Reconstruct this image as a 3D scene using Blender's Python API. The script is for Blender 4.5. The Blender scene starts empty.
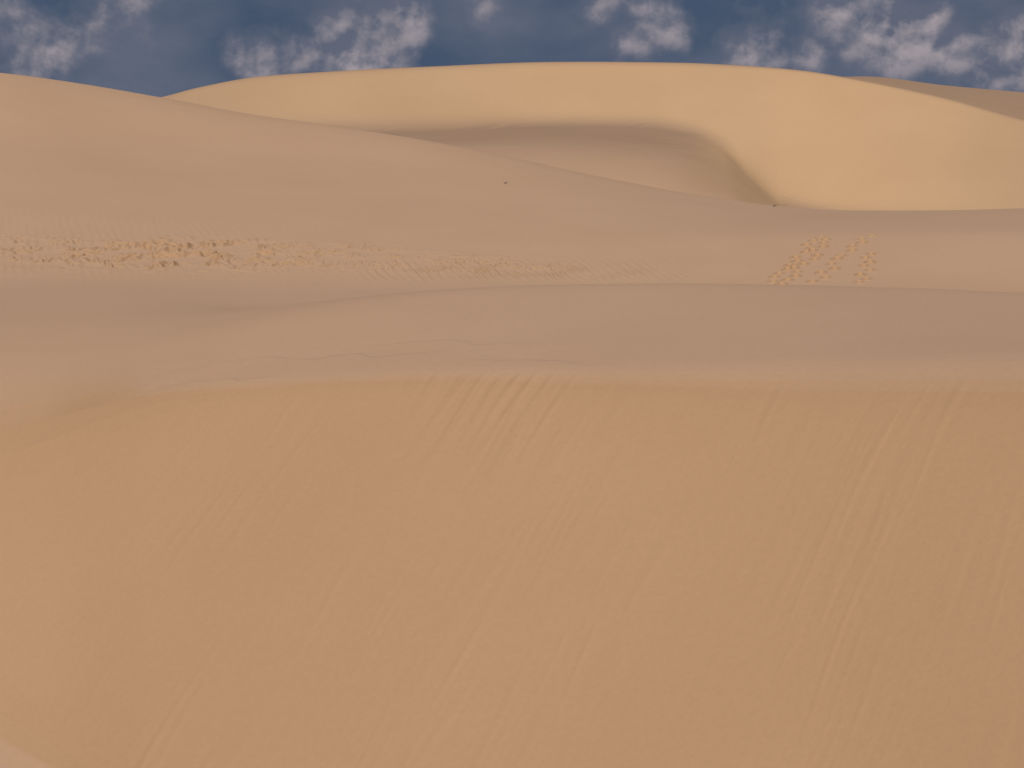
import bpy, math, numpy as np
from mathutils import Vector

# ------------------------------------------------------------ constants
EYE = 14.0                       # eye height above datum (m)
F = 2053.0                       # lens: focal length / sensor width * 1024
PITCH = math.atan(264.0 / F)     # camera tilted down
rng = np.random.RandomState(7)

# ------------------------------------------------------------ noise
perm = rng.permutation(512)
ang = rng.rand(512) * 2 * np.pi
gx, gy = np.cos(ang), np.sin(ang)
def perlin(x, y):
    xi = np.floor(x).astype(np.int64); yi = np.floor(y).astype(np.int64)
    xf = x - xi; yf = y - yi
    def g(ix, iy, dx, dy):
        h = perm[(perm[ix & 511] + iy) & 511]
        return gx[h] * dx + gy[h] * dy
    u = xf**3 * (xf * (xf * 6 - 15) + 10); v = yf**3 * (yf * (yf * 6 - 15) + 10)
    a = g(xi, yi, xf, yf); b = g(xi + 1, yi, xf - 1, yf)
    c = g(xi, yi + 1, xf, yf - 1); d = g(xi + 1, yi + 1, xf - 1, yf - 1)
    return ((a + (b - a) * u) + ((c + (d - c) * u) - (a + (b - a) * u)) * v) * 1.41
def sstep(a, b, x):
    t = np.clip((x - a) / (b - a), 0, 1); return t * t * (3 - 2 * t)

# ------------------------------------------------------------ dune lines traced in image pixels, back-projected through the camera
def pixel_ray(px, py):  # image pixel to bearing and slope of its view ray
    X = (px - 512) / F; U = -(py - 384) / F
    Y = math.cos(PITCH) + math.sin(PITCH) * U
    Z = -math.sin(PITCH) + math.cos(PITCH) * U
    h = math.hypot(X, Y)
    return math.atan2(X, Y), Z / h

def pchip(xk, yk, x):
    xk = np.array(xk, float); yk = np.array(yk, float)
    h = np.diff(xk); d = np.diff(yk) / h
    m = np.zeros(len(xk))
    for i in range(1, len(xk) - 1):
        if d[i-1] * d[i] > 0:
            w1 = 2*h[i] + h[i-1]; w2 = h[i] + 2*h[i-1]
            m[i] = (w1 + w2) / (w1 / d[i-1] + w2 / d[i])
    i = np.clip(np.searchsorted(xk, x) - 1, 0, len(h) - 1)
    t = (x - xk[i]) / h[i]
    return ((2*t**3 - 3*t**2 + 1) * yk[i] + (t**3 - 2*t**2 + t) * h[i] * m[i]
            + (-2*t**3 + 3*t**2) * yk[i+1] + (t**3 - t**2) * h[i] * m[i+1])

fine = np.radians(np.arange(-16.5, 16.5001, 0.0285))
lc = np.radians(-16.5 - (np.linspace(0, 1, 90)[1:]**1.7) * 163.5)[::-1]
AZ = np.concatenate([lc, fine, -lc[::-1]])
NC = len(AZ)

def wrap(az, v, x):
    az = list(az); v = list(v); m = 0.5 * (v[0] + v[-1])
    az = [-math.pi - 1e-6, -1.3] + az + [1.3, math.pi + 1e-6]
    v = [m, v[0]] + v + [v[-1], m]
    return pchip(az, v, x)

def seen(pts):                    # image pixel x/image pixel y/chosen distance
    a, r, z = [], [], []
    for px, py, D in pts:
        az, s = pixel_ray(px, py); a.append(az); r.append(D); z.append(s * D)
    return wrap(a, r, AZ), wrap(a, z, AZ)
def lvl(pts):                     # image pixel x/chosen height/chosen distance
    a, r, z = [], [], []
    for px, zz, D in pts:
        az, s = pixel_ray(px, 300); a.append(az); r.append(D); z.append(zz)
    return wrap(a, r, AZ), wrap(a, z, AZ)
def sig(pts):
    return wrap([pixel_ray(p, 300)[0] for p, s in pts], [s for p, s in pts], AZ)

cur = []
def add(rz, s): cur.append((rz[0], rz[1], sig(s)))
one = np.ones(NC)
cur.append((0*one, -1.65*one, .5*one))
cur.append((3.0*one, -1.95*one, .5*one))
cur.append((9.0*one, -6.6*one, 1.0*one))
footz = wrap([pixel_ray(p, 300)[0] for p in (-200, 0, 250, 600, 1224)], [-10.3, -10.7, -11.3, -11.5, -11.5], AZ)
cur.append((14.5*one, footz - .05, 1.2*one))
K = seen([(-200,452,47),(-60,440,45.4),(40,422,44.1),(150,396,42.5),(300,383,40.5),(480,376,38.5),(600,378,37.3),(800,381,35.4),(1024,381,33.5),(1224,386,32)])
dlt = (K[1] - footz) / (.62 * np.maximum(np.cos(AZ - math.radians(30)), .62))
cur.append((K[0] - dlt, footz, sig([(-200,2.2),(0,1.8),(200,1.2),(1224,1.0)])))
add(K, [(-200,3.0),(0,2.6),(120,1.3),(200,.6),(330,.35),(600,.5),(800,.8),(1024,1.0),(1224,1.0)])
add(seen([(-200,352,52),(0,345,52),(150,330,51.5),(250,314,51),(350,299,51),(450,289.5,51),(550,284.5,51),(650,282.5,51),(800,284,50),(900,287,50),(1024,292,49),(1224,300,49)]),
    [(-200,4),(150,3.5),(300,2.4),(450,1.2),(1224,1.2)])
add(lvl([(-200,-5.1,59),(0,-5.2,59),(150,-5.25,59),(250,-5.35,59),(400,-5.4,59),(600,-5.5,59),(1024,-5.7,59),(1224,-5.8,59)]), [(-200,3),(250,2),(1224,1.5)])
add(seen([(-200,273,68),(0,278,68),(250,281,68),(500,281,68),(1024,284,68),(1224,286,68)]), [(-200,2.5),(1224,1.5)])
add(seen([(-200,222,76),(0,229,76),(300,235,76),(600,236,76),(1024,236,76),(1224,236,76)]), [(-200,3),(500,2.5),(780,1.6),(1224,1.6)])
add(seen([(-200,128,96),(0,136,96),(150,150,96),(300,166,95),(450,183,92),(600,200,89),(700,210,88),(780,217,87),(1024,219,87),(1224,219,87)]), [(-200,4),(1224,4)])
add(seen([(-200,58,112),(0,72,111),(60,80,111),(160,97,110),(250,114,109),(350,128.5,108),(420,140,107),(500,156,106),(600,178,104),(700,196,102),(780,206,100),(850,210,100),(950,210,100),(1024,208,100),(1224,204,100)]),
    [(-200,4),(400,3),(780,1.5),(1224,1.5)])
add(lvl([(-200,0,126),(0,-.6,126),(300,-3.2,124),(500,-4.8,122),(700,-5.9,120),(1224,-6.8,120)]), [(-200,4),(1224,3)])
add(lvl([(-200,-2,144),(0,-2.2,144),(300,-2.0,142),(500,-2.0,140),(600,-2.2,139),(670,-2.8,138),(725,-4.1,138),(775,-5.8,138),(850,-6.9,138),(1224,-7.2,138)]), [(-200,4),(500,3),(1224,3)])
add(seen([(-200,135,168),(0,132,168),(300,127,167),(420,126,166),(560,122,166),(640,123,166),(690,130,165),(722,145,163),(748,170,160),(785,200,158),(850,214,157),(1024,226,153),(1224,236,150)]),
    [(-200,2),(400,2),(560,1.3),(700,1.5),(760,1.8),(900,1.5),(1224,1.5)])
Fc = seen([(-200,112,178),(0,110,178),(120,104,178),(160,97,178),(200,87,178),(260,76.5,178),(330,72,177.5),(430,67,177),(560,62.5,176),(680,63.5,175.5),(740,66,175),(800,71,174.5),(850,79,174),(940,98,173),(1024,121,171),(1224,160,166)])
add(Fc, [(-200,.6),(700,.5),(850,.3),(1224,.3)])
add(lvl([(-200,-4,215),(0,-3,215),(160,0,215),(560,3.2,215),(740,3.2,215),(800,3.6,215),(860,4.2,215),(940,3.35,215),(1024,2.6,215),(1224,.5,215)]), [(-200,5),(1224,5)])
cur.append((300*one, -7*one, 10*one))
cur.append((6000*one, -10*one, 10*one))

RK = np.array([c[0] for c in cur]).T      # NC x n
ZT = np.array([c[1] for c in cur]).T
SK = np.array([c[2] for c in cur]).T

def seg(a, b, d): return np.arange(a, b, d)
R = np.concatenate([seg(0.02,17,.5), seg(17,20,.12), seg(20,44,.055), seg(44,60,.11), seg(60,66,.15), seg(66,78,.042),
                    seg(78,112,.2), seg(112,150,.8), seg(150,182,.17), seg(182,230,.8), np.geomspace(230,5900,80)])
NR = len(R)
taps = np.linspace(-2.2, 2.2, 11); w = np.exp(-taps**2 / 2); w /= w.sum()
def profile(rk, zk, sk, r):
    s = np.interp(r, rk, sk); out = np.zeros_like(r)
    for t, ww in zip(taps, w):
        out += ww * np.interp(np.abs(r + t * s), rk, zk)
    return out
Z = np.zeros((NC, NR))
for i in range(NC):
    rk, sk, zt = RK[i], SK[i], ZT[i]; zk = zt.copy()
    for _ in range(3):
        zk = zk + (zt - profile(rk, zk, sk, rk))
    Z[i] = profile(rk, zk, sk, R)

# ------------------------------------------------------------ small relief (world-space noise, partly placed by image pixels)
A2, R2 = np.meshgrid(AZ, R, indexing='ij')
X = R2 * np.sin(A2); Y = R2 * np.cos(A2)
fineM = (np.abs(A2) < math.radians(17))
Z += (0.02 * perlin(X/9 + 3, Y/9) + 0.07 * perlin(X/23, Y/23 + 7)) * sstep(3, 15, R2)
Z += 6 * perlin(X/160, Y/160) * sstep(260, 500, R2)
c30, s30 = math.cos(math.radians(30)), math.sin(math.radians(30))
def brk(i): return RK[:, i][:, None]
# slip-face avalanche streaks : S across the face, T down the face
S = X * c30 - Y * s30; T = X * s30 + Y * c30
near_face = sstep(-.2, .8, brk(5) - R2) * sstep(0, 1.5, R2 - brk(4)) * sstep(-14.2, -10.5, np.degrees(A2))
wv = S + .16 * perlin(S/2.4, T/3)
msk = .15 + 1.0 * sstep(-.3, .4, perlin(S/2.0 + 40, T/3.2))
st = (0.0035 * perlin(wv/.5, T/8) + 0.0036 * perlin(wv/.2 + 9, T/4.5) * (.3 + sstep(-.2, .3, perlin(S/1.1, T/2.8 + 60)))
      + 0.0028 * perlin(wv/.09, T/2.6 + 5) * (.3 + sstep(-.2, .3, perlin(S/.8 + 9, T/2.4 + 33))))
tong = np.maximum(0, perlin(wv/.24 + 70, T/3.4 + 20) - .3) * 0.020
tong2 = np.maximum(0, perlin(wv/.13 + 170, T/2.2 + 20) - .32) * 0.012
Z += near_face * (st + tong + tong2) * msk
# same on the far slip face
ffm = sstep(-.2, 1.5, brk(14) - R2) * sstep(0, 3, R2 - brk(13)) * fineM
Z += ffm * (.05 * perlin(wv/1.6, T/25) * sstep(-.1, .5, perlin(S/9 + 3, T/30)) + .03 * perlin(wv/.6, T/12))
# fresh slumps just under the brink
K_ = brk(5)
pxS = 512 + F * np.tan(A2)
sl = np.exp(-((pxS - 500)/75)**2) * sstep(-.3, .25, K_ - R2) * (1 - sstep(1.2, 3.6, K_ - R2))
Z += sl * (0.026 * perlin(wv/.33 + 11, T/2.5) + .014 * perlin(wv/.12, T/1.5))
# thin scarplets on the plateau behind the brink
d = R2 - K_
for off, a0, a1, dep in ((.6, 130, 300, .06), (2.2, 200, 470, .03), (1.0, 450, 620, .03), (3.5, 330, 560, .018)):
    wob = off + .9 * perlin(X/2.0 + off*9, Y/2.0) + .2 * perlin(X/.5, Y/.5)
    m_ = sstep(a0, a0+70, pxS) * (1 - sstep(a1-90, a1, pxS))
    Z += fineM * m_ * dep * -(sstep(wob-.15, wob+.15, d) - sstep(wob+.3, wob+2.6, d))
# ripples and hummocks on the bank
band_c = 72.4 - 2.3 * sstep(300, 640, pxS) + .5 * perlin(X/5, X*0)
bw = 2.5 - 1.2 * sstep(280, 600, pxS)
bm = np.exp(-((R2 - band_c)/bw)**4) * (1 - sstep(480, 640, pxS)) * fineM * sstep(-.45, .25, perlin(X/1.3, Y/1.0))
hum = .35 + .7 * np.exp(-((pxS - 190)/115)**2)
wx = X + .25 * perlin(X/.9, Y/.9); wy = Y + .4 * perlin(X/1.1 + 5, Y/1.1)
r1 = 1 - np.abs(perlin(wx/.46, wy/.7 + 30)) * 2.2
r2 = 1 - np.abs(perlin(wx/.22 + 8, wy/.4)) * 2.2
Z += bm * (hum**2 * .115 * r1 + .042 * r2)
# finer regular ripples to the right and all along the left slope
rp = np.sin((X*.95 + Y*.25) / .3 * 2*np.pi + 2.5 * perlin(X/1.3, Y/1.8)) * (.6 + .8 * perlin(X/1.2 + 3, Y/1.2))
bm2 = np.exp(-((R2 - 69.8)/1.7)**4) * sstep(300, 420, pxS) * (1 - sstep(600, 760, pxS)) * fineM
Z += bm2 * .026 * rp
bm3 = sstep(66, 70, R2) * (1 - sstep(76, 82, R2)) * (1 - sstep(150, 420, pxS)) * fineM
Z += bm3 * .004 * rp
# footprints
def pt(px, py):
    D = 68 + (280 - py) / 42 * 8
    az, _ = pixel_ray(px, py); return D * math.sin(az), D * math.cos(az)
tracks = [[(826,241),(800,262),(780,280)], [(872,239),(846,254),(818,280)], [(870,256),(866,270),(864,281)]]
fr = np.where((R > 65) & (R < 79))[0]; fc = np.where((np.abs(A2[:,0] - math.radians(9)) < math.radians(3)))[0]
sub = np.ix_(fc, fr); Xs, Ys = X[sub], Y[sub]; acc = np.zeros_like(Xs)
for ti, tr in enumerate(tracks):
    P = [np.array(pt(*p)) for p in tr]
    L = [np.linalg.norm(P[i+1] - P[i]) for i in range(2)]; tot = sum(L); n = int(tot / .68)
    for k in range(n + 1):
        s_ = k * tot / n
        p = P[0] + (P[1]-P[0]) * s_/L[0] if s_ < L[0] else P[1] + (P[2]-P[1]) * (s_-L[0])/L[1]
        dr = (P[1]-P[0])/L[0] if s_ < L[0] else (P[2]-P[1])/L[1]
        nr = np.array([dr[1], -dr[0]])
        reps = ((1, .0), (-1, .34)) if ti == 0 else ((1 if k % 2 else -1, 0),)
        for sd, sh in reps:
            q = p + nr * sd * (.2 if ti == 0 else .12) + dr * sh + rng.randn(2) * .08
            u = ((Xs-q[0])*dr[0] + (Ys-q[1])*dr[1]) / .17; v = ((Xs-q[0])*nr[0] + (Ys-q[1])*nr[1]) / .10
            rr = np.sqrt(u*u + v*v); dp = rng.uniform(.6, 1.2)
            acc += dp * (-.15 * np.exp(-rr**3) + .05 * np.exp(-((rr-1.5)/.4)**2))
Z[sub] += acc

# ------------------------------------------------------------ mesh
Zw = Z + EYE
co = np.stack([X, Y, Zw], -1).reshape(-1, 3)
ii, jj = np.meshgrid(np.arange(NC - 1), np.arange(NR - 1), indexing='ij')
a = (ii * NR + jj).ravel(); faces = np.stack([a, a + 1, a + NR + 1, a + NR], -1)
nf = len(faces)
me = bpy.data.meshes.new("sand_dunes")
me.vertices.add(len(co)); me.vertices.foreach_set("co", co.ravel())
me.loops.add(nf * 4); me.loops.foreach_set("vertex_index", faces[:, ::1].ravel().astype(np.int32))
me.polygons.add(nf)
me.polygons.foreach_set("loop_start", np.arange(nf, dtype=np.int32) * 4)
me.polygons.foreach_set("use_smooth", np.ones(nf, dtype=bool))
me.update(calc_edges=True)
if me.polygons[nf // 2].normal.z < 0: me.flip_normals()
dunes = bpy.data.objects.new("sand_dunes", me); bpy.context.collection.objects.link(dunes)

# ------------------------------------------------------------ small dry twigs lying on the sand
tm = bpy.data.materials.new("dry_wood"); tm.use_nodes = True
tb = tm.node_tree.nodes["Principled BSDF"]; tb.inputs["Roughness"].default_value = .9
tn = tm.node_tree.nodes.new("ShaderNodeTexNoise"); tn.inputs["Scale"].default_value = 60
tr_ = tm.node_tree.nodes.new("ShaderNodeValToRGB"); tr_.color_ramp.elements[0].color = (.035,.025,.018,1); tr_.color_ramp.elements[1].color = (.11,.08,.055,1)
tm.node_tree.links.new(tn.outputs["Fac"], tr_.inputs[0]); tm.node_tree.links.new(tr_.outputs[0], tb.inputs["Base Color"])
def twig(px, py, rmin, rmax, size, seed):
    az, s = pixel_ray(px, py); ci = int(np.argmin(np.abs(AZ - az)))
    ok = np.where((R > rmin) & (R < rmax) & (Z[ci] / R >= s))[0]
    if len(ok) == 0: return
    r0 = R[ok[0]]; z0 = Z[ci][ok[0]] + EYE
    rs = np.random.RandomState(seed); V, Fa = [], []
    def tube(p, q, ra, rb):
        p, q = Vector(p), Vector(q); dd = (q - p).normalized(); u = dd.orthogonal().normalized(); v = dd.cross(u); b = len(V)
        mid = (p + q) / 2 + u * (q - p).length * .08
        for c, rad in ((p, ra), (mid, (ra + rb) / 2), (q, rb)):
            for k in range(6):
                t = k * math.pi / 3; V.append(c + (u * math.cos(t) + v * math.sin(t)) * rad)
        for j in (0, 1):
            for k in range(6): Fa.append((b+j*6+k, b+j*6+(k+1)%6, b+(j+1)*6+(k+1)%6, b+(j+1)*6+k))
        Fa.append(tuple(b + k for k in range(5, -1, -1))); Fa.append(tuple(b + 12 + k for k in range(6)))
    tube((-size, 0, .0), (0, .03, .05), .018, .014); tube((0, .03, .05), (size, -.04, .09), .014, .007)
    for k in range(4):
        x0 = rs.uniform(-.6, .8) * size
        tube((x0, .02, .05), (x0 + rs.uniform(-.1, .12), rs.uniform(-.12, .12), rs.uniform(.06, .12)), .008, .003)
    m = bpy.data.meshes.new("dry_twig"); m.from_pydata([tuple(v) for v in V], [], Fa); m.materials.append(tm); m.update()
    o = bpy.data.objects.new("dry_twig", m); bpy.context.collection.objects.link(o)
    o.location = (r0 * math.sin(az), r0 * math.cos(az), z0)
twig(506, 184, 85, 112, .08, 1)
twig(775, 207, 85, 112, .10, 2)

# ------------------------------------------------------------ sand material
mat = bpy.data.materials.new("sand"); mat.use_nodes = True
nt = mat.node_tree; N = nt.nodes; Lk = nt.links
bs = N["Principled BSDF"]; bs.inputs["Roughness"].default_value = 1.0
bs.inputs["Specular IOR Level"].default_value = 0.0
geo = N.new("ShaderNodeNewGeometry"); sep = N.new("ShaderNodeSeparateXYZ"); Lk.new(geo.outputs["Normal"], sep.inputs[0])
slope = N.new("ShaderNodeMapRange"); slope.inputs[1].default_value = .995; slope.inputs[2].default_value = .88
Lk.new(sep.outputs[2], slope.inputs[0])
tc = N.new("ShaderNodeTexCoord")
def noise(scale, detail=4, rough=.55, vec=None):
    n = N.new("ShaderNodeTexNoise"); n.inputs["Scale"].default_value = scale; n.inputs["Detail"].default_value = detail
    n.inputs["Roughness"].default_value = rough; Lk.new(vec or tc.outputs["Object"], n.inputs["Vector"]); return n
def mix(fac, c1, c2, bt='MIX'):
    m = N.new("ShaderNodeMix"); m.data_type = 'RGBA'; m.blend_type = bt
    for s_, v in ((m.inputs[0], fac), (m.inputs[6], c1), (m.inputs[7], c2)):
        if isinstance(v, bpy.types.NodeSocket): Lk.new(v, s_)
        else: s_.default_value = v
    return m.outputs[2]
def mr(sock, a, b, c, d_):
    m = N.new("ShaderNodeMapRange"); Lk.new(sock, m.inputs[0])
    for i_, v in zip((1,2,3,4), (a,b,c,d_)): m.inputs[i_].default_value = v
    return m.outputs[0]
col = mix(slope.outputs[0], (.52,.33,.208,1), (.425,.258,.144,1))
# far dune slip face: yellower sand, painted paler for the stronger sun on it
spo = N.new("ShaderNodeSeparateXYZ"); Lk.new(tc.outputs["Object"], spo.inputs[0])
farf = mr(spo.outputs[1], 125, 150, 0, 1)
col = mix(farf, col, mix(slope.outputs[0], (.39,.25,.16,1), (.495,.318,.178,1)))  # darker far flats: shade of the hollow painted into the sand colour
patch = mr(noise(.12, 4).outputs["Fac"], .35, .65, 0, 1)
col = mix(patch, col, mix(1.0, col, (.96,.95,.94,1), 'MULTIPLY'))
grain = mr(noise(9, 5, .75).outputs["Fac"], .3, .7, .965, 1.035)
cg = N.new("ShaderNodeCombineColor")
for i_ in range(3): Lk.new(grain, cg.inputs[i_])
col = mix(1.0, col, cg.outputs[0], 'MULTIPLY')
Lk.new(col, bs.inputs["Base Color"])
bmp = N.new("ShaderNodeBump"); bmp.inputs["Strength"].default_value = .35; bmp.inputs["Distance"].default_value = .012
Lk.new(noise(14, 4, .7).outputs["Fac"], bmp.inputs["Height"]); Lk.new(bmp.outputs[0], bs.inputs["Normal"])
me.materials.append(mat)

# ------------------------------------------------------------ world
SUN_EL, SUN_AZ = math.radians(37), math.radians(180 + 5)
world = bpy.data.worlds.new("World"); bpy.context.scene.world = world; world.use_nodes = True
world.cycles.sampling_method = 'MANUAL'; world.cycles.sample_map_resolution = 256
nt = world.node_tree; N = nt.nodes; Lk = nt.links
bg = N["Background"]; bg.inputs["Strength"].default_value = .08
sky = N.new("ShaderNodeTexSky"); sky.sky_type = 'NISHITA'; sky.sun_disc = False
sky.sun_elevation = SUN_EL; sky.sun_rotation = SUN_AZ
tc = N.new("ShaderNodeTexCoord")
def mapping(loc, sc):
    m = N.new("ShaderNodeMapping"); m.inputs["Location"].default_value = loc; m.inputs["Scale"].default_value = sc
    Lk.new(tc.outputs["Generated"], m.inputs["Vector"]); return m.outputs[0]
def wn(vec, scale, det, rough, dist=0):
    n = N.new("ShaderNodeTexNoise"); n.inputs["Scale"].default_value = scale; n.inputs["Detail"].default_value = det
    n.inputs["Roughness"].default_value = rough; n.inputs["Distortion"].default_value = dist
    Lk.new(vec, n.inputs["Vector"]); return n.outputs["Fac"]
def math_(op, a_, b_=0.0):
    m = N.new("ShaderNodeMath"); m.operation = op
    for s_, v in ((m.inputs[0], a_), (m.inputs[1], b_)):
        if isinstance(v, bpy.types.NodeSocket): Lk.new(v, s_)
        else: s_.default_value = v
    return m.outputs[0]
off = (0.3, 0, 0.1)
def d3(px, py):
    az, s = pixel_ray(px, py); n_ = math.hypot(1, s); return (math.sin(az)/n_, math.cos(az)/n_, s/n_)
# cumulus towers: centre in image pixels, angular radius, weight
CL = ((408,22,.020,.30),(385,42,.022,.31),(355,58,.026,.30),(330,28,.022,.27),(300,48,.024,.25),(265,60,.022,.22),(235,50,.02,.18),
      (655,15,.024,.29),(672,30,.016,.27),(632,42,.018,.27),(600,8,.02,.22),
      (745,55,.020,.29),(772,60,.018,.27),(805,62,.018,.26),
      (840,12,.022,.29),(872,22,.028,.35),(905,38,.028,.33),(935,18,.02,.26),(960,52,.026,.31),(1000,42,.028,.31),(1030,58,.026,.28),(985,70,.03,.28),
      (95,28,.026,.28),(60,44,.026,.25),(20,30,.026,.24),(130,10,.022,.22),(30,62,.03,.2),(480,8,.022,.16),
      (-80,40,.04,.28),(-200,30,.06,.28),(-400,60,.1,.26),(1110,40,.04,.28),(1200,40,.06,.28),(1450,20,.1,.28))
def height(dx, dz):
    v = mapping((off[0]+dx, off[1], off[2]+dz), (1, 1, 1.1))
    h = math_('MULTIPLY', wn(v, 34, 7, .55), .62)
    p = mapping((dx, 0, dz), (1, 1, 1)); t = None
    for px, py, rad, amp in CL:
        vd = N.new("ShaderNodeVectorMath"); vd.operation = 'DISTANCE'; Lk.new(p, vd.inputs[0]); vd.inputs[1].default_value = d3(px, py)
        m = N.new("ShaderNodeMapRange"); m.interpolation_type = 'SMOOTHSTEP'; Lk.new(vd.outputs["Value"], m.inputs[0])
        for i_, q in zip((1,2,3,4), (0, rad * 1.25, amp, 0)): m.inputs[i_].default_value = q
        if t is None: t = m.outputs[0]
        else:
            sm = N.new("ShaderNodeMath"); sm.operation = 'SMOOTH_MAX'; sm.inputs[2].default_value = .06
            Lk.new(t, sm.inputs[0]); Lk.new(m.outputs[0], sm.inputs[1]); t = sm.outputs[0]
    return math_('ADD', h, t)
h1 = height(0, 0); h2 = height(.0022, -.0040)
nb = wn(mapping((2.3,1,0), (1,1,1.7)), 9, 6, .55)
lit = mr(math_('SUBTRACT', h1, h2), -.045, .065, 0, 1)
dens = mr(h1, .40, .54, 0, 1)
bright = mr(h1, .44, .66, .1, 1)
base = mix(mr(nb, .40, .62, 0, 1), (.72,1.10,1.85,1), (1.4,1.65,2.35,1))
cl = mix(math_('MULTIPLY', lit, bright), (1.45,1.65,2.3,1), (4.3,3.8,4.15,1))
cloud = mix(dens, base, cl)
sp = N.new("ShaderNodeSeparateXYZ"); Lk.new(tc.outputs["Generated"], sp.inputs[0])
fade = mr(sp.outputs[2], .15, .4, 1, 0)
fin = mix(fade, sky.outputs[0], cloud)
Lk.new(fin, bg.inputs["Color"])

# ------------------------------------------------------------ sun
sl_ = bpy.data.lights.new("sun", 'SUN'); sl_.energy = 3.25; sl_.angle = math.radians(.5); sl_.color = (1, .94, .86)
so = bpy.data.objects.new("sun", sl_); bpy.context.collection.objects.link(so)
sv = Vector((math.sin(SUN_AZ)*math.cos(SUN_EL), math.cos(SUN_AZ)*math.cos(SUN_EL), math.sin(SUN_EL)))
so.rotation_euler = sv.to_track_quat('Z', 'Y').to_euler(); so.location = (0, 0, 60)

# ------------------------------------------------------------ camera
cam = bpy.data.cameras.new("camera"); co_ = bpy.data.objects.new("camera", cam); bpy.context.collection.objects.link(co_)
cam.sensor_width = 36; cam.lens = 36 * F / 1024; cam.clip_end = 12000; cam.clip_start = .1
co_.location = (0, 0, EYE); co_.rotation_euler = (math.pi/2 - PITCH, 0, 0)
sc = bpy.context.scene; sc.camera = co_
sc.view_settings.view_transform = 'Standard'; sc.view_settings.look = 'None'; sc.view_settings.exposure = 0
